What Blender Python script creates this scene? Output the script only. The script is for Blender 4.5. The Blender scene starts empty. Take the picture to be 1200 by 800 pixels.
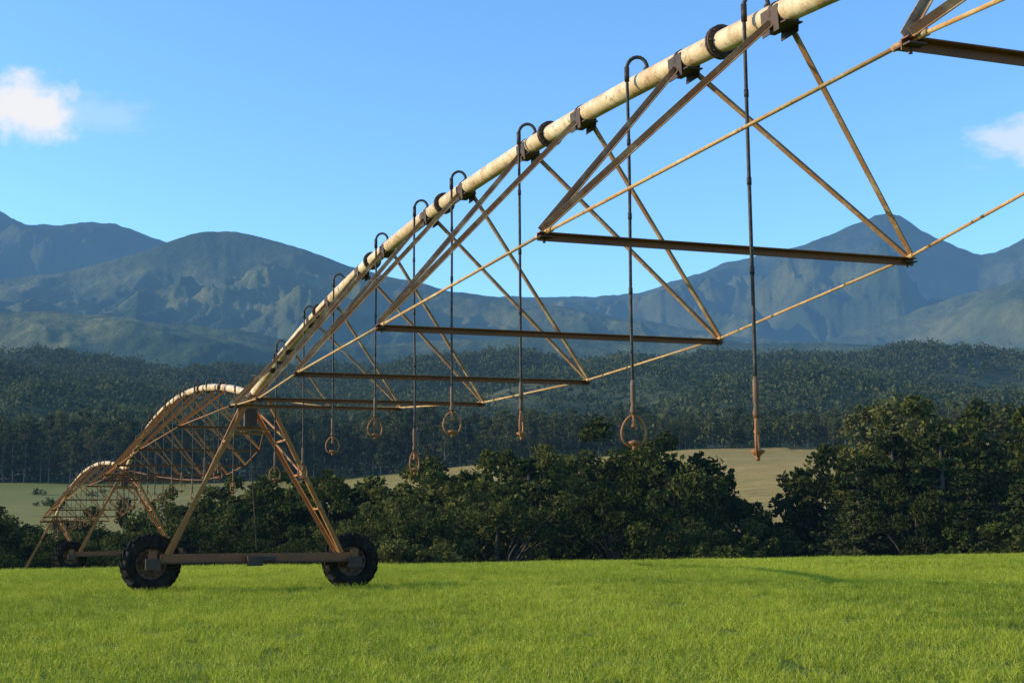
import bpy, math, random
import numpy as np
from mathutils import Vector, noise as mn, Matrix
random.seed(4); R = np.random.default_rng(7)
S = bpy.context.scene
S.view_settings.view_transform='Standard'; S.view_settings.look='None'; S.view_settings.exposure=0
COL = S.collection
SUN_EL=18.0
sun_dir = Vector((-math.cos(math.radians(SUN_EL))*0.995, -0.05, math.sin(math.radians(SUN_EL)))).normalized()

# ------------------------------------------------------------------ materials
class NT:
    def __init__(s,name):
        s.m=bpy.data.materials.new(name); s.m.use_nodes=True; s.t=s.m.node_tree; s.t.nodes.clear()
        s.out=s.n('ShaderNodeOutputMaterial')
    def n(s,k,**kw):
        x=s.t.nodes.new(k)
        for a,b in kw.items(): setattr(x,a,b)
        return x
    def l(s,a,b): s.t.links.new(a,b)
    def pos(s):
        if not hasattr(s,'_p'): s._p=s.n('ShaderNodeNewGeometry').outputs['Position']
        return s._p
    def noise(s,scale,detail=4,rough=.55,vec=None,stretch=None):
        v=vec or s.pos()
        if stretch:
            mp=s.n('ShaderNodeMapping'); mp.inputs['Scale'].default_value=stretch; s.l(v,mp.inputs[0]); v=mp.outputs[0]
        x=s.n('ShaderNodeTexNoise'); x.inputs['Scale'].default_value=scale; x.inputs['Detail'].default_value=detail
        x.inputs['Roughness'].default_value=rough; s.l(v,x.inputs['Vector']); return x.outputs['Fac']
    def mr(s,v,a,b,c=0.,d=1.):
        x=s.n('ShaderNodeMapRange'); s.l(v,x.inputs[0])
        for i,q in enumerate((a,b,c,d)): x.inputs[i+1].default_value=q
        return x.outputs[0]
    def mix(s,f,a,b,mode='MIX'):
        x=s.n('ShaderNodeMix',data_type='RGBA',blend_type=mode)
        if isinstance(f,(int,float)): x.inputs[0].default_value=f
        else: s.l(f,x.inputs[0])
        for i,q in ((6,a),(7,b)):
            if isinstance(q,tuple): x.inputs[i].default_value=(*q,1)
            else: s.l(q,x.inputs[i])
        return x.outputs[2]
    def math(s,op,a,b=0.):
        x=s.n('ShaderNodeMath',operation=op)
        for i,q in enumerate((a,b)):
            if isinstance(q,(int,float)): x.inputs[i].default_value=q
            else: s.l(q,x.inputs[i])
        return x.outputs[0]
    def bump(s,h,st,dist):
        x=s.n('ShaderNodeBump'); x.inputs['Strength'].default_value=st; x.inputs['Distance'].default_value=dist
        s.l(h,x.inputs['Height']); return x.outputs[0]
    def pbsdf(s,col,rough=.8,metal=0.,normal=None,spec=.3):
        x=s.n('ShaderNodeBsdfPrincipled')
        if isinstance(col,tuple): x.inputs['Base Color'].default_value=(*col,1)
        else: s.l(col,x.inputs['Base Color'])
        x.inputs['Roughness'].default_value=rough; x.inputs['Metallic'].default_value=metal
        x.inputs['Specular IOR Level'].default_value=spec
        if normal: s.l(normal,x.inputs['Normal'])
        return x.outputs[0]
    def haze(s,sh,L=7600.,col=(.092,.215,.40)):  # airlight painted into the material as blue emission, growing with distance from origin
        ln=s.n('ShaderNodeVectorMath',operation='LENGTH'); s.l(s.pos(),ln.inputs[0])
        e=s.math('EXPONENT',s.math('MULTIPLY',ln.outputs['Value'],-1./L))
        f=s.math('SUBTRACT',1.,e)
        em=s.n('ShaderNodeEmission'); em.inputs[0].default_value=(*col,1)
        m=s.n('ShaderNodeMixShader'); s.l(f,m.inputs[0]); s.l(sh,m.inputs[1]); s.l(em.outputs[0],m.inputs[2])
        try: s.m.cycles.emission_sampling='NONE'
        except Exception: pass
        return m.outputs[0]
    def done(s,sh): s.l(sh,s.out.inputs[0]); return s.m

def leaf_mat(name,c1,c2,c3,scale=.35,trans=.25,haze=True,tint=None):
    a=NT(name)
    oi=a.n('ShaderNodeObjectInfo').outputs['Random']
    f=a.mr(a.noise(scale,3),.35,.65)
    c=a.mix(f,c1,c2)
    f2=a.mr(a.noise(scale*9,2),.5,.75)
    c=a.mix(f2,c,c3)
    c=a.mix(a.mr(oi,0,.5,.6,0),c,tint or tuple(x*.5 for x in c1))
    c=a.mix(a.mr(oi,.7,1,0,.5),c,c3)
    d=a.n('ShaderNodeBsdfDiffuse'); a.l(c,d.inputs[0])
    t=a.n('ShaderNodeBsdfTranslucent'); a.l(c,t.inputs[0])
    m=a.n('ShaderNodeMixShader'); m.inputs[0].default_value=trans
    a.l(d.outputs[0],m.inputs[1]); a.l(t.outputs[0],m.inputs[2])
    sh=m.outputs[0]
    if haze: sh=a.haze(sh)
    return a.done(sh)

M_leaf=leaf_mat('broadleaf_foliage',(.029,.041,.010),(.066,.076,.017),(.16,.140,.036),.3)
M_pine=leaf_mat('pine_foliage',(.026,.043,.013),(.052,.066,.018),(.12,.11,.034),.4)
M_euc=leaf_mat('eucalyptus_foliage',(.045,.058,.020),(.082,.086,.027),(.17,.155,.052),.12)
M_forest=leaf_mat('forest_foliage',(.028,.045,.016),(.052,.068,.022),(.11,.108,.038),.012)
def grass_mat():
    a=NT('grass_blades')
    big=a.mr(a.noise(.14,4,.6,stretch=(1,.4,1)),.38,.62)
    c=a.mix(big,(.215,.275,.022),(.42,.44,.040))
    c=a.mix(a.mr(a.noise(2.3,3),.45,.72,0,.9),c,(.52,.51,.065))
    c=a.mix(a.mr(a.noise(.9,4,.65,stretch=(.35,1.5,1)),.52,.66,0,.8),c,(.17,.225,.018))
    c=a.mix(a.mr(a.noise(14,2),.56,.70),c,(.14,.19,.016))
    c=a.mix(a.mr(a.noise(31,1),.60,.72),c,(.74,.68,.22))
    d=a.n('ShaderNodeBsdfDiffuse'); a.l(c,d.inputs[0])
    t=a.n('ShaderNodeBsdfTranslucent'); a.l(c,t.inputs[0])
    m=a.n('ShaderNodeMixShader'); m.inputs[0].default_value=.42
    a.l(d.outputs[0],m.inputs[1]); a.l(t.outputs[0],m.inputs[2])
    return a.done(m.outputs[0])
M_grass=grass_mat()
def bark(name,c1,c2):
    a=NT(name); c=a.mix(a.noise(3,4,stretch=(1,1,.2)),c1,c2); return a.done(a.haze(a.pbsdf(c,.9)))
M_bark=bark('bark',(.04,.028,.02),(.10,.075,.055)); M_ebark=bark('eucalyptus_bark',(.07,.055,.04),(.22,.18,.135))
def ground_mat():
    a=NT('ground_terrain'); sx=a.n('ShaderNodeSeparateXYZ'); a.l(a.pos(),sx.inputs[0]); Y=sx.outputs[1]
    field=a.mix(a.mr(a.noise(.5,5),.3,.7),(.11,.15,.016),(.17,.21,.022))
    field=a.mix(a.mr(a.noise(6,4),.5,.7),field,(.06,.075,.018))
    past=a.mix(a.mr(a.noise(.02,4,.6,stretch=(1,2.5,1)),.4,.6),(.38,.24,.066),(.28,.195,.052))
    past=a.mix(a.mr(a.noise(.30,5,.7,stretch=(.35,1.8,1)),.44,.60,0,.8),past,(.46,.30,.095))
    X=sx.outputs[0]
    past=a.mix(a.mr(X,-150,10,.9,0),past,(.15,.165,.032))
    past=a.mix(a.mr(a.noise(.5,5,.75,stretch=(.3,1.6,1)),.50,.62,0,.8),past,(.15,.12,.036))
    forest=a.mix(a.mr(a.noise(.006,6,.65),.42,.62),(.033,.048,.018),(.09,.09,.034))
    c=a.mix(a.mr(Y,100,130),field,past)
    c=a.mix(a.mr(Y,462,475),c,forest)
    c=a.mix(a.mr(Y,1900,2300),c,(.06,.07,.035))
    b=a.bump(a.noise(3,6,.7),.6,.15)
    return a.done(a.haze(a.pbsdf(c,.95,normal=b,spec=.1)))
M_ground=ground_mat()
def mount_mat():
    a=NT('mountain_slopes')
    f=a.mr(a.noise(.0016,8,.62),.40,.62)
    c=a.mix(f,(.045,.064,.020),(.175,.165,.055))
    c=a.mix(a.mr(a.noise(.006,6,.6),.45,.7,0,.75),c,(.030,.050,.017))
    b=a.bump(a.noise(.010,8,.62),.85,36)
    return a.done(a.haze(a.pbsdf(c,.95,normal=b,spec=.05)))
M_mount=mount_mat()
def steel_mat(name,base,rust,light,rl=.5):
    a=NT(name)
    f=a.mr(a.noise(2.2,5,.6),.38,.62)
    c=a.mix(f,base,rust); c=a.mix(a.mr(a.noise(4.5,5,.65),rl,rl+.15,0,.85),c,light)
    c=a.mix(a.mr(a.noise(34,3),.55,.7,0,.45),c,(.06,.035,.022))
    b=a.bump(a.noise(40,4,.7),.3,.003)
    return a.done(a.pbsdf(c,.62,.0,b,.35))
M_steel=steel_mat('weathered_steel',(.28,.165,.08),(.28,.125,.045),(.46,.33,.175),.50)
M_spread=steel_mat('spreader_steel',(.18,.064,.024),(.23,.08,.026),(.28,.15,.07),.6)
M_weight=steel_mat('drop_weight_steel',(.10,.06,.036),(.17,.085,.042),(.22,.16,.10),.58)
M_rod=steel_mat('truss_rod_steel',(.46,.28,.10),(.42,.21,.065),(.56,.39,.18),.5)
M_tower=steel_mat('rusty_tower_steel',(.35,.15,.042),(.34,.115,.026),(.46,.27,.10),.58)
M_dark=steel_mat('dark_fittings',(.035,.026,.020),(.08,.04,.022),(.12,.08,.05),.62)
M_rust=steel_mat('rusty_sprinkler',(.25,.09,.03),(.32,.13,.04),(.18,.08,.04),.55)
def pipe_mat():
    a=NT('pipe_paint')
    c=a.mix(a.mr(a.noise(1.5,5,.6),.38,.62),(.56,.39,.22),(.74,.58,.38))
    c=a.mix(a.mr(a.noise(3.2,8,.75),.46,.60,0,.75),c,(.46,.28,.13))
    c=a.mix(a.mr(a.noise(9,7,.75),.54,.64,0,.8),c,(.30,.15,.06))
    c=a.mix(a.mr(a.noise(40,4,.7),.60,.70,0,.6),c,(.20,.10,.045))
    return a.done(a.pbsdf(c,.5,normal=a.bump(a.noise(30,4),.25,.003),spec=.4))
M_pipe=pipe_mat()
def simple(name,c1,c2,sc,rough,spec=.3):
    a=NT(name); return a.done(a.pbsdf(a.mix(a.mr(a.noise(sc,4),.4,.65),c1,c2),rough,spec=spec,normal=a.bump(a.noise(sc*3,4),.3,.01)))
M_tyre=simple('tyre_rubber',(.012,.011,.010),(.032,.026,.020),6,.9,.12)
M_rim=simple('wheel_rim',(.06,.033,.02),(.17,.09,.045),9,.7,.2)
M_hose=simple('black_hose',(.025,.022,.02),(.07,.05,.036),20,.6)

# ------------------------------------------------------------------ terrain
def sm(t): t=np.clip(t,0,1); return t*t*(3-2*t)
def ground(X,Y):
    X=np.asarray(X,float); Y=np.asarray(Y,float)
    k=np.interp(X,[-20,25],[.00067,.00039])
    zf=-k*(np.clip(Y,30,95)-30)**2
    und=.035*np.sin(.33*X+.21*Y)+.025*np.sin(.71*X-.42*Y+1)+.012*np.sin(1.9*X+1.3*Y)
    zf=zf+und*.8
    w=sm((Y-78)/45); z=zf*(1-w)-8*w
    zt=np.interp(X,[-200,-60,60,200],[13.5,14.5,23.5,26])
    t=np.clip((Y-160)/300,0,1); z=z+(zt+8)*t**.92
    z=z+np.where((Y>120),1,0)*sm((Y-150)/60)*(.8*np.sin(X*.03+Y*.017)+.35*np.sin(X*.08-Y*.05))
    r=X/np.maximum(Y,50)
    sD=np.interp(r,[-.6,-.383,-.3,-.2,-.15,0,.1,.2,.3,.383,.7],[.12,.117,.116,.107,.103,.109,.113,.115,.111,.107,.12])
    zc=sD*1500
    far=np.where(Y<700,zt+(40-zt)*(Y-460)/240,np.where(Y<1100,40+(0.62*zc-40)*(Y-700)/400,
        np.where(Y<1500,.62*zc+.38*zc*sm((Y-1100)/400)*1.0,np.where(Y<1900,zc,zc+(150-zc)*sm((Y-1900)/700)))))
    far=far+sm((Y-520)/200)*sm((2600-Y)/800)*(7*np.sin(X*.011+Y*.006)+4*np.sin(X*.027-Y*.013+2)+2*np.sin(X*.06+1))
    return np.where(Y>460,far,z)
def g(x,y): return float(ground(x,y))

def mesh_obj(name,verts,faces,mats,smooth=False,parent=None,fm=None):
    me=bpy.data.meshes.new(name); me.from_pydata(verts,[],faces)
    for m in (mats if isinstance(mats,list) else [mats]): me.materials.append(m)
    if smooth: me.polygons.foreach_set('use_smooth',[True]*len(me.polygons))
    if fm is not None: me.polygons.foreach_set('material_index',fm)
    me.update(); o=bpy.data.objects.new(name,me); COL.objects.link(o)
    if parent: o.parent=parent
    return o
def grid_faces(nu,nv):
    i=np.arange(nu-1)[:,None]*nv+np.arange(nv-1)[None,:]
    return np.stack([i,i+1,i+nv+1,i+nv],-1).reshape(-1,4).tolist()

ang=np.concatenate([np.arange(-36,36,.25),np.arange(36,324.1,3)])
ang=np.radians(ang)
rad=np.exp(np.linspace(math.log(2.),math.log(14000),280))
A,RR=np.meshgrid(ang,rad,indexing='ij')
X=RR*np.sin(A); Y=RR*np.cos(A); Z=ground(X,Y)
V=np.stack([X,Y,Z],-1).reshape(-1,3).tolist()
F=grid_faces(len(ang),len(rad))
V.append([0,0,g(0,0)]); nr=len(rad)
F=[f[::-1] for f in F]
F+= [[len(V)-1,(i+1)*nr,i*nr] for i in range(len(ang)-1)]
mesh_obj('ground',V,F,M_ground,True)

def mountain(name,prof,Yf,Yc,zb,amp,fx,nu=560,nv=90,seed=0):
    pr=np.array([p[0] for p in prof]); ps=np.array([p[1] for p in prof])
    rs=np.concatenate([np.linspace(-1.3,-.45,60,endpoint=False),np.linspace(-.45,.45,nu),np.linspace(.45,1.3,61)[1:]])
    ts=np.concatenate([np.linspace(0,1,nv),np.linspace(1,1.5,20)[1:]])
    V=[]
    for r in rs:
        s=float(np.interp(r,pr,ps)); s=(s+float(np.interp(r-.010,pr,ps))+float(np.interp(r+.010,pr,ps)))/3
        s+= .0022*mn.fractal(Vector((r*18,seed,0)),.8,2.1,5)
        for t in ts:
            y=Yf+(Yc-Yf)*t; x=r*y
            hc=s*Yc
            sh=(t**1.25) if t<=1 else 1-(t-1)*1.1
            h=zb+(hc-zb)*sh
            wx=x+260*mn.noise(Vector((x/900,y/900,seed+3)))
            n=mn.ridged_multi_fractal(Vector((wx/fx,y/(fx*2.3),seed)),.92,2.1,7,1.,2.)-1.0
            wt=max(0.,math.sin(min(t,1.)*math.pi))**.8 if t<1 else 0.
            n2=mn.fractal(Vector((x/350,y/350,seed+9)),.8,2.,5)
            h+=amp*(hc-zb)*n*wt*.9+ amp*.10*(hc-zb)*n2*(.15+wt)
            if t<.97: h=min(h,s*y*.985)
            V.append((x,y,h))
    F=[f[::-1] for f in grid_faces(len(rs),len(ts))]
    return mesh_obj(name,V,F,M_mount,True)
profA=[(-1.3,.2),(-.6,.235),(-.45,.222),(-.395,.238),(-.383,.231),(-.373,.220),(-.345,.2195),(-.313,.223),(-.28,.212),(-.262,.206),(-.22,.19),(-.1,.155),(0,.160),(.025,.159),(.089,.162),(.127,.173),(.165,.187),(.21,.196),(.242,.208),(.268,.219),(.281,.229),(.294,.217),(.319,.202),(.344,.191),(.36,.190),(.373,.199),(.383,.205),(.45,.225),(.6,.2),(1.3,.21)]
profB=[(-1.3,.17),(-.6,.18),(-.45,.18),(-.383,.1765),(-.317,.186),(-.267,.201),(-.24,.211),(-.225,.2133),(-.197,.212),(-.162,.202),(-.127,.189),(-.095,.178),(-.05,.168),(0,.158),(.05,.152),(.1,.142),(.165,.131),(.225,.125),(.242,.128),(.29,.146),(.33,.160),(.383,.172),(.5,.19),(.7,.17),(1.3,.16)]
profC=[(-1.3,.14),(-.5,.15),(-.383,.155),(-.32,.153),(-.254,.144),(-.21,.14),(-.165,.131),(-.1,.127),(0,.132),(.06,.130),(.127,.127),(.2,.126),(.28,.124),(.383,.119),(.5,.13),(1.3,.13)]
mountain('mountain_range',profA,5600,9800,300,.42,1500,seed=1.3)
mountain('mountain_range',profB,3800,6200,220,.36,1100,seed=5.1)
mountain('foothills',profC,2300,3600,120,.24,850,seed=8.8)

# ------------------------------------------------------------------ vegetation
def quads_mesh(name,Q,mats,mi=None):
    n=len(Q); me=bpy.data.meshes.new(name)
    me.vertices.add(4*n); me.vertices.foreach_set('co',np.ascontiguousarray(Q,dtype=np.float32).ravel())
    me.loops.add(4*n); me.loops.foreach_set('vertex_index',np.arange(4*n,dtype=np.int32))
    me.polygons.add(n); me.polygons.foreach_set('loop_start',np.arange(0,4*n,4,dtype=np.int32))
    for m in mats: me.materials.append(m)
    if mi is not None: me.polygons.foreach_set('material_index',mi.astype(np.int32))
    me.update(calc_edges=True); return me
def unit(v): return v/np.maximum(np.linalg.norm(v,axis=-1,keepdims=True),1e-6)
def diamonds(pos,size,asp=.6,up=0.):
    n=len(pos); a=R.normal(size=(n,3)); a[:,2]+=up; a=unit(a); b=unit(np.cross(a,R.normal(size=(n,3))))
    s=(size*R.uniform(.6,1.35,n))[:,None]
    return np.stack([pos-a*s*.5,pos+b*s*asp*.5,pos+a*s*.5,pos-b*s*asp*.5],1)
def leaves(C,rr,per,size,sq=.8,asp=.6):
    C=np.repeat(C,per,0); r=np.repeat(rr,per)[:,None]
    d=unit(R.normal(size=C.shape)); p=C+d*r*(R.uniform(0,1,(len(C),1))**.42)*np.array([1,1,sq])
    return diamonds(p,size,asp)
def tubeq(pts,radii,n=7):
    pts=np.array(pts,float); out=[]; rings=[]
    for i,p in enumerate(pts):
        t=pts[min(i+1,len(pts)-1)]-pts[max(i-1,0)]; t=t/np.linalg.norm(t)
        ref=np.array([1.,0,0]) if abs(t[0])<.8 else np.array([0,1.,0])
        u=np.cross(t,ref); u/=np.linalg.norm(u); v=np.cross(t,u)
        a=np.linspace(0,2*np.pi,n,endpoint=False)
        rings.append(p+radii[i]*(np.cos(a)[:,None]*u+np.sin(a)[:,None]*v))
    for i in range(len(pts)-1):
        A_,B_=rings[i],rings[i+1]
        out.append(np.stack([A_,np.roll(A_,-1,0),np.roll(B_,-1,0),B_],1))
    return np.concatenate(out)
def assemble(name,leafq,woodq,ml,mw):
    W=np.concatenate(woodq); Q=np.concatenate([leafq,W]); mi=np.concatenate([np.zeros(len(leafq)),np.ones(len(W))])
    return quads_mesh(name,Q,[ml,mw],mi)
def broad(name,sd,low=.12,wide=.42,M=75,leaf=.34):
    H=10.; C=[];rr=[]
    for i in range(M):
        d=R.normal(size=3); d/=np.linalg.norm(d)
        lump=1+.45*mn.noise(Vector(d.tolist())*1.7+Vector((sd*7.,0,0)))+.3*mn.noise(Vector(d.tolist())*4+Vector((sd*3.,5,0)))
        q=R.uniform(.4,1.)**.5*lump
        c=np.array([d[0]*wide*H*q,d[1]*wide*H*q,H*(low+ (1-low)/2)+d[2]*H*(.46-low/2)*q])
        if c[2]<.5: continue
        C.append(c); rr.append(R.uniform(.05,.115)*H)
    C=np.array(C); rr=np.array(rr)
    L=leaves(C,rr,120,leaf)
    extra=leaves(C[::2]*np.array([1.08,1.08,1.05]),rr[::2]*.5,30,leaf*.85)
    fork=np.array([.2,0,H*.28]); W=[tubeq([[0,0,-1.5],[.05,0,H*.12],fork,[.1,.2,H*.55],[0,.1,H*.8]],[.38,.3,.24,.14,.04])]
    for i in R.choice(len(C),14,replace=False):
        e=C[i]; m=(fork+e)/2+np.array([0,0,.5]); W.append(tubeq([fork,m,e],[.14,.08,.03],5))
    return assemble(name,np.concatenate([L,extra]),W,M_leaf,M_bark)
def pine(name,sd,wide=.24):
    H=10.; C=[];rr=[]; W=[tubeq([[0,0,-1.5],[0,0,H*.5],[.1,0,H*.98]],[.25,.16,.03])]
    z=.08*H
    while z<H*.98:
        f=1-z/H; w=H*wide*(f**.75)*(1+.5*mn.noise(Vector((z*.8,sd,0)))) + .12
        nb=int(3+6*f)
        for k in range(nb):
            a=R.uniform(0,6.283); rad_=w*R.uniform(.5,1.2)
            e=np.array([math.cos(a)*rad_,math.sin(a)*rad_,z+rad_*.10+R.uniform(-.15,.15)])
            C.append(e); rr.append(.26+.42*f); C.append(e*np.array([.5,.5,1])); rr.append(.3+.4*f)
            W.append(tubeq([[0,0,z-.2],e],[.06,.02],4))
        z+=.42
    return assemble(name,leaves(np.array(C),np.array(rr),46,.27,.55,.45),W,M_pine,M_bark)
def shrub(name,sd):
    H=10.; C=[];rr=[]
    for i in range(46):
        a=R.uniform(0,6.283); q=R.uniform(0,1)**.5*5.2; z=R.uniform(.05,1)*(9.2-q*q*.22)*(1+.35*mn.noise(Vector((a*1.3,sd,0))))
        C.append([math.cos(a)*q,math.sin(a)*q,z]); rr.append(R.uniform(.8,1.6))
    C=np.array(C); W=[tubeq([[0,0,-1.5],[0,0,2],c],[.3,.2,.04],5) for c in C[:9]]
    return assemble(name,leaves(C,np.array(rr),110,.55),W,M_leaf,M_bark)
def euc(name,sd):
    H=20.; C=[];rr=[]; lean=R.uniform(-.6,.6,2)
    tp=lambda z: np.array([lean[0]*z/H,lean[1]*z/H,z])
    W=[tubeq([tp(-2),tp(6),tp(12),tp(18)],[.24,.2,.14,.05],6)]
    for i in range(30):
        z=R.uniform(.22,1.0)**.85*H; w=3.3*math.sin(max(.15,min(1,(z/H-.1)/.92))*math.pi)**.6
        a=R.uniform(0,6.283); q=R.uniform(.2,1)*w
        c=tp(z)+np.array([math.cos(a)*q,math.sin(a)*q,0]); C.append(c); rr.append(R.uniform(.8,1.6))
        W.append(tubeq([tp(z-2.5),c],[.08,.03],4))
    return assemble(name,leaves(np.array(C),np.array(rr),44,.70,.85),W,M_euc,M_ebark)

P_broad=[broad('tree_a',1),broad('tree_b',2,.1,.36,80),broad('tree_c',3,.15,.48,85,.4),broad('tree_d',4,.08,.40,70,.3),broad('tree_e',9,.05,.44,70,.45),broad('tree_f',14,.05,.50,90,.36)]
P_pine=[pine('pine_a',1),pine('pine_b',2,.30),pine('pine_c',5,.2)]
P_shrub=[shrub('shrub_a',1),shrub('shrub_b',2),shrub('shrub_c',6)]
P_euc=[euc('euc_%d'%i,i) for i in range(6)]
def place(name,me,x,y,h,H0=10.,parent=None,sxy=1.,dz=0.):
    o=bpy.data.objects.new(name,me); COL.objects.link(o)
    s=h/H0; w=s*sxy; o.scale=(w,w,s); o.location=(x,y,g(x,y)+dz); o.rotation_euler=(0,0,random.uniform(0,6.28))
    if parent: o.parent=parent
    return o
tp_r=[-.9,-.45,-.375,-.34,-.29,-.25,-.21,-.156,-.106,-.05,0,.031,.056,.0875,.119,.14,.155,.166,.1875,.2125,.224,.232,.256,.281,.306,.3375,.375,.45,.9]
tp_s=[.018,.014,.012,.005,.009,.016,.023,.028,.035,.040,.047,.053,.060,.056,.057,.052,.032,.008,-.004,-.004,.006,.034,.058,.064,.062,.068,.066,.05,.04]
def top_s(r): return float(np.interp(r,tp_r,tp_s))
for (y0,step,fr,jit) in ((138,3.9,1.0,5),(124,4.8,.95,4),(110,4.8,.74,4)):
    x=-y0*.95
    while x<y0*.95:
        xx=x+random.uniform(-1.5,1.5); yy=y0+random.uniform(-jit,jit); r=xx/yy
        gz=g(xx,yy); ztop=1.6+min(top_s(r),top_s(r-.02)+.014,top_s(r+.02)+.014)*yy; h=(ztop-gz)
        h=h*(random.uniform(.88,1.05) if fr==1 else random.uniform(fr-.17,fr+.05))
        if h<6.8: place('shrub',random.choice(P_shrub),xx,yy,max(h,3.),sxy=1.1)
        else:
            c=random.random()
            pin=.45 if r>.2 else (.35 if -.02<r<.03 else .07)
            if c<pin: place('pine_tree',random.choice(P_pine),xx,yy,h*1.12,sxy=random.uniform(1.1,1.5))
            else: place('tree',random.choice(P_broad),xx,yy,h,sxy=random.uniform(.85,1.2))
        x+=step*random.uniform(.8,1.2)
x=-98
while x<98:
    yy=random.uniform(97,104); r=x/yy
    place('shrub',random.choice(P_shrub),x,yy,random.uniform(3.,7.2)*(1 if top_s(r)>.01 else .7),sxy=random.uniform(.9,1.5))
    x+=random.uniform(2.8,4.8)
# taller eucalypts standing behind on the right
for (r,y,s) in ((.272,175,.084),(.286,180,.081),(.258,178,.074),(.31,185,.076),(.34,180,.078),(.30,172,.070),(.362,176,.073),(.385,180,.075)):
    xx=r*y; place('eucalyptus_tree',random.choice(P_euc),xx,y,1.6+s*y-g(xx,y),20.,sxy=1.25)
row=bpy.data.objects.new('distant_eucalyptus_row',None); COL.objects.link(row)
for (y0,sc) in ((462,.86),(475,1.0),(492,1.04),(515,1.08)):
    x=-400
    while x<400:
        yy=y0+random.uniform(-4,4); r=x/yy
        s=.0740+.007*mn.noise(Vector((x/25,y0,0)))+.006*mn.noise(Vector((x/8,1,0)))+ (.003 if r>.25 else 0)
        h=(1.6+s*yy-g(x,yy))*sc*random.uniform(.80,1.10)*.97
        place('eucalyptus',random.choice(P_euc),x,yy,max(h,10),20.,row,sxy=random.uniform(1.,1.5)*1.0)
        x+=random.uniform(2.6,5.2)
# understorey of the row
C=[]
for i in range(1500):
    x=R.uniform(-400,400); y=R.uniform(458,475); C.append([x,y,g(x,y)+R.uniform(.3,8)**1.0])
C=np.array(C); me=quads_mesh('understorey',leaves(C,R.uniform(1.6,3.2,len(C)),30,1.3),[M_euc]); o=bpy.data.objects.new('understorey',me); COL.objects.link(o); o.parent=row
# forest on the hills
N=17000; yy=np.sqrt(R.uniform(525**2,1560**2,N)); xx=yy*R.uniform(-.62,.62,N)
dens=np.sin(xx*.012+yy*.004)+np.sin(xx*.005-yy*.009+1)
keep=(dens>-1.3)|(R.uniform(0,1,N)<.3); xx=xx[keep]; yy=yy[keep]
C=np.stack([xx,yy,ground(xx,yy)+R.uniform(1,8,len(xx))],-1)
me=quads_mesh('forest',leaves(C,R.uniform(2.6,8.,len(C)),24,3.0,1.,.7),[M_forest]); o=bpy.data.objects.new('distant_forest',me); COL.objects.link(o)
# scattered scrub on pasture
C=[]
for i in range(22):
    y=R.uniform(200,455); x=y*R.uniform(-.5,.5); 
    for k in range(4): C.append([x+R.uniform(-2,2),y+R.uniform(-2,2),g(x,y)+R.uniform(0,1.2)])
C=np.array(C); me=quads_mesh('scrub',leaves(C,R.uniform(.6,1.5,len(C)),40,.7),[M_forest]); o=bpy.data.objects.new('pasture_scrub',me); COL.objects.link(o)

# grass
def patch(name,size,n,hh,w):
    p=np.stack([R.uniform(-size/2,size/2,n),R.uniform(-size/2,size/2,n),np.full(n,-.02)],-1)
    cl=np.array([mn.noise(Vector((a[0]*3.2,a[1]*3.2,size))) for a in p])
    h=hh*(1+1.05*cl)*R.uniform(.4,1.5,n); a=R.uniform(0,6.283,n); b=np.stack([np.cos(a),np.sin(a),np.zeros(n)],-1)*w*.5
    l=R.normal(size=(n,3))*.6; l[:,2]=0; tip=p+np.stack([l[:,0]*h,l[:,1]*h,h],-1)
    return quads_mesh(name,np.stack([p-b,p+b,tip+b*.25,tip-b*.25],1),[M_grass])
G=[patch('gp%d'%i,2.06,2900,.085,.012) for i in range(5)]
G2=[patch('gq%d'%i,3.1,3000,.10,.019) for i in range(4)]
gr=bpy.data.objects.new('grass',None); COL.objects.link(gr)
def put_patch(me,x,y,rot):
    e=.5; zx=(g(x+e,y)-g(x-e,y)); zy=(g(x,y+e)-g(x,y-e)); nrm=Vector((-zx,-zy,1)).normalized()
    o=bpy.data.objects.new('grass_patch',me); COL.objects.link(o); o.parent=gr
    q=nrm.to_track_quat('Z','Y').to_matrix().to_4x4()@Matrix.Rotation(rot,4,'Z')
    o.matrix_world=Matrix.Translation((x,y,g(x,y)))@q
for iy in range(5,21):
    y=iy*2.
    for ix in range(-14,15):
        x=ix*2.
        if abs(x)<y*.47+3: put_patch(random.choice(G),x,y,random.choice((0,1,2,3))*math.pi/2)
for iy in range(0,13):
    y=42.5+iy*3.
    for ix in range(-16,17):
        x=ix*3.
        if abs(x)<y*.45+4: put_patch(random.choice(G2),x,y,random.choice((0,1,2,3))*math.pi/2)

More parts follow.
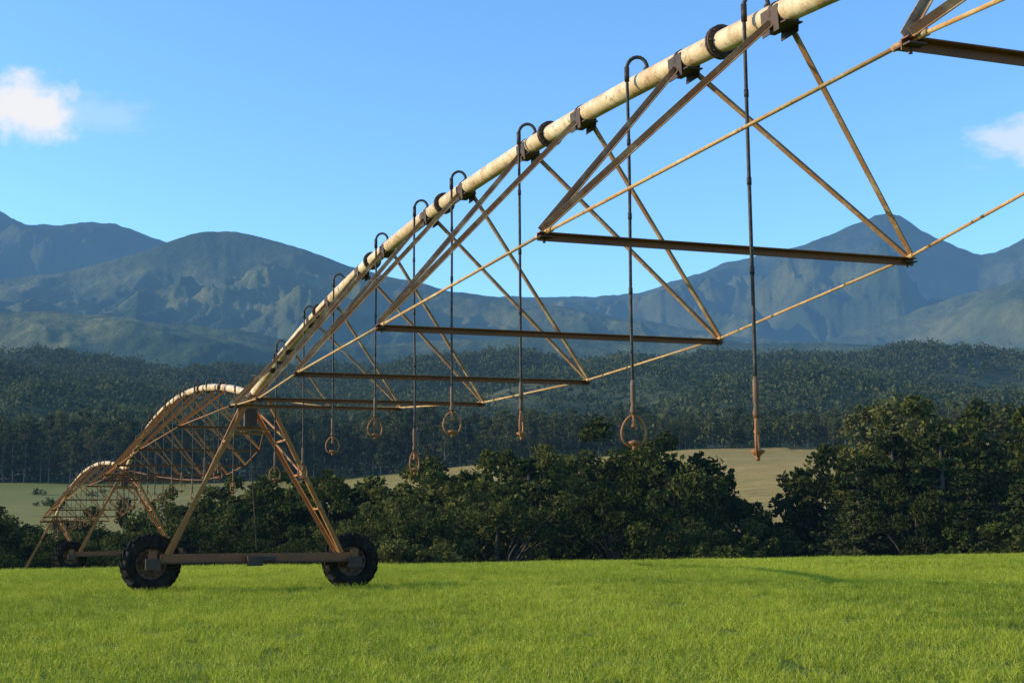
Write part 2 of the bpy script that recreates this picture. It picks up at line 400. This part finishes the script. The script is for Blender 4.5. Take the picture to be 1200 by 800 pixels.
# ------------------------------------------------------------------ irrigator
class MB:
    def __init__(s): s.v=[]; s.f=[]
    def add(s,vs,fs):
        b=len(s.v); s.v+= [tuple(x) for x in vs]; s.f+=[[b+i for i in f] for f in fs]
    def tube(s,pts,r,n=8,cap=True):
        pts=[Vector(p) for p in pts]; N=len(pts)
        rs=r if isinstance(r,(list,tuple)) else [r]*N
        t0=(pts[1]-pts[0]).normalized(); ref=Vector((0,0,1)) if abs(t0.z)<.9 else Vector((1,0,0))
        u=(ref-t0*ref.dot(t0)).normalized(); vs=[]
        for i in range(N):
            t=(pts[min(i+1,N-1)]-pts[max(i-1,0)]).normalized(); u=(u-t*u.dot(t)).normalized(); w=t.cross(u)
            for k in range(n):
                a=2*math.pi*k/n; vs.append(pts[i]+(u*math.cos(a)+w*math.sin(a))*rs[i])
        fs=[[i*n+k,i*n+(k+1)%n,(i+1)*n+(k+1)%n,(i+1)*n+k] for i in range(N-1) for k in range(n)]
        if cap: fs+=[list(range(n))[::-1],[(N-1)*n+k for k in range(n)]]
        s.add(vs,fs)
    def sweep(s,p,q,prof,up=Vector((0,0,1))):
        p=Vector(p);q=Vector(q); t=(q-p).normalized(); 
        if abs(t.dot(up))>.97: up=Vector((1,0,0))
        a=t.cross(up).normalized(); b=a.cross(t).normalized(); n=len(prof)
        vs=[p+a*x+b*y for x,y in prof]+[q+a*x+b*y for x,y in prof]
        fs=[[i,(i+1)%n,n+(i+1)%n,n+i] for i in range(n)]+[list(range(n))[::-1],list(range(n,2*n))]
        s.add(vs,fs)
    def angle(s,p,q,w=.055,t=.007,up=Vector((0,0,1)),fx=1):
        pr=[(0,0),(w*fx,0),(w*fx,-t),(t*fx,-t),(t*fx,-w),(0,-w)]
        s.sweep(p,q,pr if fx<0 else pr[::-1],up)
    def box(s,p,q,w,h,up=Vector((0,0,1))):
        s.sweep(p,q,[(-w/2,-h/2),(w/2,-h/2),(w/2,h/2),(-w/2,h/2)],up)
    def obj(s,name,mat,parent,smooth=False):
        o=mesh_obj(name,s.v,s.f,mat,False,parent)
        if smooth:
            me=o.data; me.polygons.foreach_set('use_smooth',[len(p.vertices)==4 for p in me.polygons])
        return o
irr=bpy.data.objects.new('center_pivot_irrigation_machine',None); COL.objects.link(irr)
T=[Vector((4.65,3.4,4.45)),Vector((-6.03,31.6,4.45)),Vector((-17.0,60.2,3.82)),Vector((-28.6,86.,0))]
T[3].z=g(-28.6,86)+4.45
HW=[1.1,1.67,1.93,1.99,1.80,1.5,1.02]; DP=[1.02,1.75,2.2,2.36,2.26,1.78,1.04]
drops0=[(6.2,2.2,0),(10.6,2.02,75),(12.65,2.2,5),(15.36,2.45,80),(17.7,2.62,10),(19.3,2.2,60),(21.3,2.8,20),(24,2.68,5),(26.3,2.3,50),(28.9,2.35,15)]
for si in range(3):
    A0,B0=T[si],T[si+1]; D=B0-A0; d=Vector((D.x,D.y,0)).normalized()
    p=Vector((d.y,-d.x,0))                      # to the right of travel away from camera
    def P(s,A0=A0,D=D): return A0+D*s+Vector((0,0,5.4*s*(1-s)))
    pipe=MB(); pipe.tube([P(i/64) for i in range(65)],.094,24,False); pipe.obj('water_pipe',M_pipe,irr,True)
    fl=MB(); st=MB(); sp=MB(); rod=MB(); ends={-1:[],1:[]}
    for i in range(7):
        s=(i+1)/8+.0155; c=P(s); low=c.z-DP[i]
        e={k:Vector((c.x,c.y,low))+p*k*HW[i] for k in (-1,1)}
        for k in (-1,1): ends[k].append(e[k])
        q=(e[1]-e[-1]).normalized()
        sp.angle(e[-1]-q*.06,e[1]+q*.06,.062,.008)
        tan=(P(s+.01)-P(s-.01)).normalized()
        for ds in (-.026,.026):
            top=P(s+ds)
            for k in (-1,1):
                hang=top+Vector((0,0,-.10))+p*k*.07
                st.angle(hang,e[k]+Vector((0,0,.01))+d*(.03 if ds>0 else -.03),.054,.007,up=d,fx=k)
                fl.box(top+p*k*.096+Vector((0,0,.03)),top+p*k*.083+Vector((0,0,-.17)),.24,.008,up=p)
            fl.tube([top-tan*.02,top+tan*.02],.103,20)
            fl.box(top+Vector((0,0,-.108))-tan*.2,top+Vector((0,0,-.108))+tan*.2,.15,.012)
        for k in (-1,1):                        # corner plates + bolts
            fl.box(e[k]+Vector((0,0,-.035))-d*.07,e[k]+Vector((0,0,-.035))+d*.07,.11,.01)
            fl.tube([e[k]+Vector((0,0,-.075)),e[k]+Vector((0,0,.03))],.012,6)
        fc=P(s+ .004)
        for off in (-.017,.017): fl.tube([fc+tan*(off-.010),fc+tan*(off+.010)],.145,18)
        for kk in range(8):
            a=kk*math.pi/4; u=p*math.cos(a)+tan.cross(p)*math.sin(a)
            fl.tube([fc+u*.122-tan*.05,fc+u*.122+tan*.05],.010,6)
    for k in (-1,1):
        seq=[P(.004)+p*k*.1+Vector((0,0,-.1))]+ends[k]+[P(.996)+p*k*.1+Vector((0,0,-.1))]
        for a,b in zip(seq[:-1],seq[1:]):
            rod.tube([a,b],.0135,8)
            q=(b-a).normalized(); rod.tube([a+q*.03,a+q*.12],.021,8); rod.tube([b-q*.12,b-q*.03],.021,8)
    st.obj('truss_struts',M_steel if si==0 else M_tower,irr); sp.obj('truss_spreaders',M_spread,irr); rod.obj('truss_rods',M_rod if si==0 else M_tower,irr,True); fl.obj('flanges_and_plates',M_dark,irr)
    # drops
    if si==0: dl=[((y*.972-3.4)/28.2,h,a) for y,h,a in drops0]
    else: dl=[((i+.6)/13.,random.uniform(2.2,2.8)-(.6 if si==1 else 2.2)*((i+.6)/13.),random.uniform(0,90)) for i in range(13)]
    ho=MB(); we=MB(); ri=MB()
    for s,h,a in dl:
        c=P(s); o0=c+Vector((0,0,.085)); Rg=.095; pts=[o0,o0+Vector((0,0,.03))]
        dirh=(-p*.85+d*.5).normalized()
        for j in range(1,11):
            th=math.pi*j/10; pts.append(o0+Vector((0,0,.03))+dirh*Rg*(1-math.cos(th))+Vector((0,0,Rg*1.15*math.sin(th))))
        xb=pts[-1]; sw=Vector((random.uniform(-.012,.012),random.uniform(-.01,.01),0))
        ho.tube(pts,.018,8); zb=h+.50
        ho.tube([o0-Vector((0,0,.01)),o0+Vector((0,0,.03))],.035,8)
        ho.tube([xb+Vector((0,0,.02)),xb+Vector((0,0,-.12))],.024,8)
        hp=[xb+Vector((0,0,-(xb.z-zb)*t))+sw*math.sin(t*6) for t in np.linspace(0,1,14)]
        ho.tube(hp,.015,8)
        for t in (3,6,9): ho.tube([hp[t]+Vector((0,0,.03)),hp[t]-Vector((0,0,.03))],.019,6)
        b=hp[-1]; z=lambda q: Vector((b.x,b.y,h+q))
        we.tube([z(.62),z(.58),z(.42),z(.40),z(.34),z(.30)],[.016,.025,.025,.018,.032,.020],10)
        ar=math.radians(a); ax=Vector((math.cos(ar),math.sin(ar),0))
        loop=[]
        for j in range(25):
            th=2*math.pi*j/24; loop.append(z(.155)+ax*.11*math.sin(th)*(1+.18*math.cos(th+math.pi))+Vector((0,0,.14*math.cos(th))))
        ri.tube(loop,.012,7,False)
        ri.tube([z(.30),z(.22),z(.20),z(.18)],[.02,.018,.03,.012],8)
        ri.tube([z(.075),z(.06),z(.05),z(.02)],[.012,.055,.058,.02],12)
        ri.tube([z(.02),z(-.02)],[.022,.014],8)
    ho.obj('drop_hoses',M_hose,irr,True); we.obj('drop_weights',M_weight,irr,True); ri.obj('sprinkler_heads',M_rust,irr,True)

# wheel meshes
def wheel_meshes():
    t=MB(); n=56
    prof=[(-.10,.31),(-.15,.36),(-.165,.45),(-.15,.53),(-.11,.565),(-.05,.58),(.05,.58),(.11,.565),(.15,.53),(.165,.45),(.15,.36),(.10,.31)]
    vs=[];m=len(prof)
    for i in range(n):
        a=2*math.pi*i/n
        for y,r in prof: vs.append((r*math.cos(a),y,r*math.sin(a)))
    fs=[[i*m+j,i*m+j+1,((i+1)%n)*m+j+1,((i+1)%n)*m+j] for i in range(n) for j in range(m-1)]
    t.add(vs,fs)
    K=18
    for side in (-1,1):
        for k in range(K):
            th=2*math.pi*(k+(.5 if side>0 else 0))/K
            def pt(u,w,r): 
                a=th+.28*u+w; y=side*(-.015+.185*u); return (r*math.cos(a),y,r*math.sin(a))
            vs=[pt(0,-.05,.57),pt(0,.05,.57),pt(1,.055,.50),pt(1,-.055,.50),pt(0,-.038,.645),pt(0,.038,.645),pt(1,.045,.615),pt(1,-.045,.615)]
            t.add(vs,[[0,1,2,3],[4,7,6,5],[0,4,5,1],[1,5,6,2],[2,6,7,3],[3,7,4,0]])
    r=MB()
    prof=[(-.11,.325),(-.12,.30),(-.06,.27),(-.03,.20),(-.05,.12),(-.09,.10),(-.10,0.001)]
    for sg in (1,-1):
        m=len(prof); vs=[(q*math.cos(2*math.pi*i/32),y*sg,q*math.sin(2*math.pi*i/32)) for i in range(32) for y,q in prof]
        r.add(vs,[[i*m+j,i*m+j+1,((i+1)%32)*m+j+1,((i+1)%32)*m+j] for i in range(32) for j in range(m-1)])
        for k in range(8):
            a=k*math.pi/4; r.tube([(.15*math.cos(a),-.02*sg,.15*math.sin(a)),(.15*math.cos(a),-.065*sg,.15*math.sin(a))],.014,6)
    return t,r
tm,rm=wheel_meshes()
for ti,tp_ in enumerate(T):
    if ti==0: d=(T[1]-T[0])
    elif ti==3: d=(T[3]-T[2])
    else: d=(T[ti+1]-T[ti-1])
    d=Vector((d.x,d.y,0)).normalized(); p=Vector((d.y,-d.x,0)); up=Vector((0,0,1))
    base=Vector((tp_.x,tp_.y,0))+p*.12; top=tp_
    gl=g(*(base-p*2.3).xy); grr=g(*(base+p*2.3).xy); gz=(gl+grr)/2; base.z=gz
    tw=MB(); fl=MB(); bm=MB()
    bl=base-p*2.38; bl.z=gl+.72; br=base+p*2.38; br.z=grr+.72
    bm.box(bl+p*.25,br-p*.1,.15,.16)
    for off in (-.07,.07): bm.box(bl+p*.25+up*.10+d*off,br-p*.1+up*.10+d*off,.012,.04)
    # drive shaft, motor and gearboxes
    fl.tube([bl-d*.16-up*.08,br-d*.16-up*.08],.022,8)
    c=(bl+br)/2-d*.2; fl.box(c-p*.22-up*.05,c+p*.12-up*.05,.2,.22); fl.tube([c+p*.12-up*.02,c+p*.42-up*.02],.085,14)
    for e,sg in ((bl,-1),(br,1)):
        w=e-p*sg*.08; gg=w.copy(); gg.z=(gl if sg<0 else grr)+.62
        fl.box(gg-d*.14-p*.16,gg-d*.14+p*.16,.16,.24)
        fl.tube([gg-d*.2,gg+d*.16],.06,12)
        bm.box(w-d*.09-up*.16,w-d*.09+up*.2,.18,.02,up=d)
        rot=Matrix(((p.x,d.x,0,0),(p.y,d.y,0,0),(0,0,1,0),(0,0,0,1)))
        mw=Matrix.Translation(gg+d*.32)@rot@Matrix.Rotation(random.uniform(0,1),4,'Y')@Matrix.Scale(1.06,4)
        for mb,nm,mt in ((tm,'tyre',M_tyre),(rm,'wheel_rim',M_rim)):
            o=mb.obj(nm,mt,irr,nm!='tyre'); o.matrix_world=mw
    # legs
    feet={}
    for sg,e in ((-1,bl),(1,br)):
        f0=e-p*sg*.42+up*.09
        for dd in (-1,1):
            foot=f0+d*dd*.09; head=Vector((top.x,top.y,top.z-.12))+p*sg*.14+d*dd*.85
            tw.angle(foot,head,.095,.010,up=d*dd,fx=sg); feet[(sg,dd)]=(foot,head)
        for fr_ in (.3,.52,.74):
            a=feet[(sg,-1)]; b=feet[(sg,1)]
            tw.angle(a[0].lerp(a[1],fr_),b[0].lerp(b[1],fr_),.045,.006)
        a=feet[(sg,-1)]; b=feet[(sg,1)]
        tw.angle(a[0].lerp(a[1],.52),b[0].lerp(b[1],.74),.04,.006); tw.angle(a[0].lerp(a[1],.74),b[0].lerp(b[1],.96),.04,.006)
    for dd in (-1,1):
        a=feet[(-1,dd)]; b=feet[(1,dd)]
        tw.angle(a[0].lerp(a[1],.80),b[0].lerp(b[1],.80),.05,.006)
    tw.box(top-d*.95-up*.13,top+d*.95-up*.13,.22,.02)
    # control box, flexible joint
    cbx=top-up*.55-p*.1-d*.3; fl.box(cbx-up*.2,cbx+up*.2,.28,.16,up=d)
    fl.tube([top-d*.26,top-d*.12,top+d*.12,top+d*.26],[.10,.125,.125,.10],16)
    fl.tube([top+p*.05+up*.08-d*.5,top+up*.42-d*.35,top+up*.46,top+up*.40+d*.3,top+up*.08+d*.5],.014,8)
    fl.tube([cbx+up*.2,top+up*.2-p*.12],.015,6)
    fl.tube([cbx-up*.2,cbx-up*1.2+p*.05,(bl+br)/2-d*.12+up*.2],.014,6)
    tw.obj('tower_frame',M_tower,irr); fl.obj('drive_unit',M_dark,irr); bm.obj('base_beam',M_spread,irr)

# ------------------------------------------------------------------ light, sky
sl=bpy.data.lights.new('sun','SUN'); sl.energy=5.0; sl.angle=math.radians(.5); sl.color=(1.,.85,.61)
so=bpy.data.objects.new('sun',sl); COL.objects.link(so); so.rotation_euler=sun_dir.to_track_quat('Z','Y').to_euler()
w=bpy.data.worlds.new('World'); S.world=w; w.use_nodes=True; nt=w.node_tree; nt.nodes.clear()
def N_(k,**kw):
    x=nt.nodes.new(k)
    for a,b in kw.items(): setattr(x,a,b)
    return x
sky=N_('ShaderNodeTexSky',sky_type='NISHITA'); sky.sun_disc=False; sky.sun_elevation=math.radians(SUN_EL)
sky.sun_rotation=math.radians(270); sky.air_density=1.; sky.dust_density=.7; sky.ozone_density=1.6
bg=N_('ShaderNodeBackground'); bg.inputs[1].default_value=.15; out=N_('ShaderNodeOutputWorld')
tc=N_('ShaderNodeTexCoord').outputs['Generated']
gn=N_('ShaderNodeMix',data_type='RGBA',blend_type='MULTIPLY'); gn.inputs[0].default_value=1.; nt.links.new(sky.outputs[0],gn.inputs[6]); gn.inputs[7].default_value=(1.04,1.60,2.12,1)
cur=gn.outputs[2]
for cen,scl,op in (((-.3288,.9034,.2754),(27,27,33),1.),((.349,.905,.2490),(24,24,50),.6),((-.29,.913,.277),(22,22,60),.2)):
    su=N_('ShaderNodeVectorMath',operation='SUBTRACT'); nt.links.new(tc,su.inputs[0]); su.inputs[1].default_value=cen
    mu=N_('ShaderNodeVectorMath',operation='MULTIPLY'); nt.links.new(su.outputs[0],mu.inputs[0]); mu.inputs[1].default_value=scl
    le=N_('ShaderNodeVectorMath',operation='LENGTH'); nt.links.new(mu.outputs[0],le.inputs[0])
    no=N_('ShaderNodeTexNoise'); no.inputs['Scale'].default_value=1.6; no.inputs['Detail'].default_value=7; no.inputs['Roughness'].default_value=.55; nt.links.new(mu.outputs[0],no.inputs['Vector'])
    ma=N_('ShaderNodeMath',operation='MULTIPLY_ADD'); nt.links.new(no.outputs['Fac'],ma.inputs[0]); ma.inputs[1].default_value=1.6; nt.links.new(le.outputs['Value'],ma.inputs[2])
    mp=N_('ShaderNodeMapRange',interpolation_type='SMOOTHSTEP'); nt.links.new(ma.outputs[0],mp.inputs[0])
    for i,q in enumerate((1.1,1.85,op,0.)): mp.inputs[i+1].default_value=q
    mx=N_('ShaderNodeMix',data_type='RGBA'); nt.links.new(mp.outputs[0],mx.inputs[0]); nt.links.new(cur,mx.inputs[6]); mx.inputs[7].default_value=(5.9,5.95,6.2,1); cur=mx.outputs[2]
nt.links.new(cur,bg.inputs[0]); nt.links.new(bg.outputs[0],out.inputs[0])

cam=bpy.data.cameras.new('camera'); cam.lens=48; cam.sensor_width=36; cam.clip_end=40000; cam.clip_start=.05
co=bpy.data.objects.new('camera',cam); COL.objects.link(co); co.location=(0,0,1.6)
co.rotation_euler=(Matrix.Rotation(math.radians(97.3),3,'X')@Matrix.Rotation(math.radians(-.5),3,'Z')).to_euler()
S.camera=co
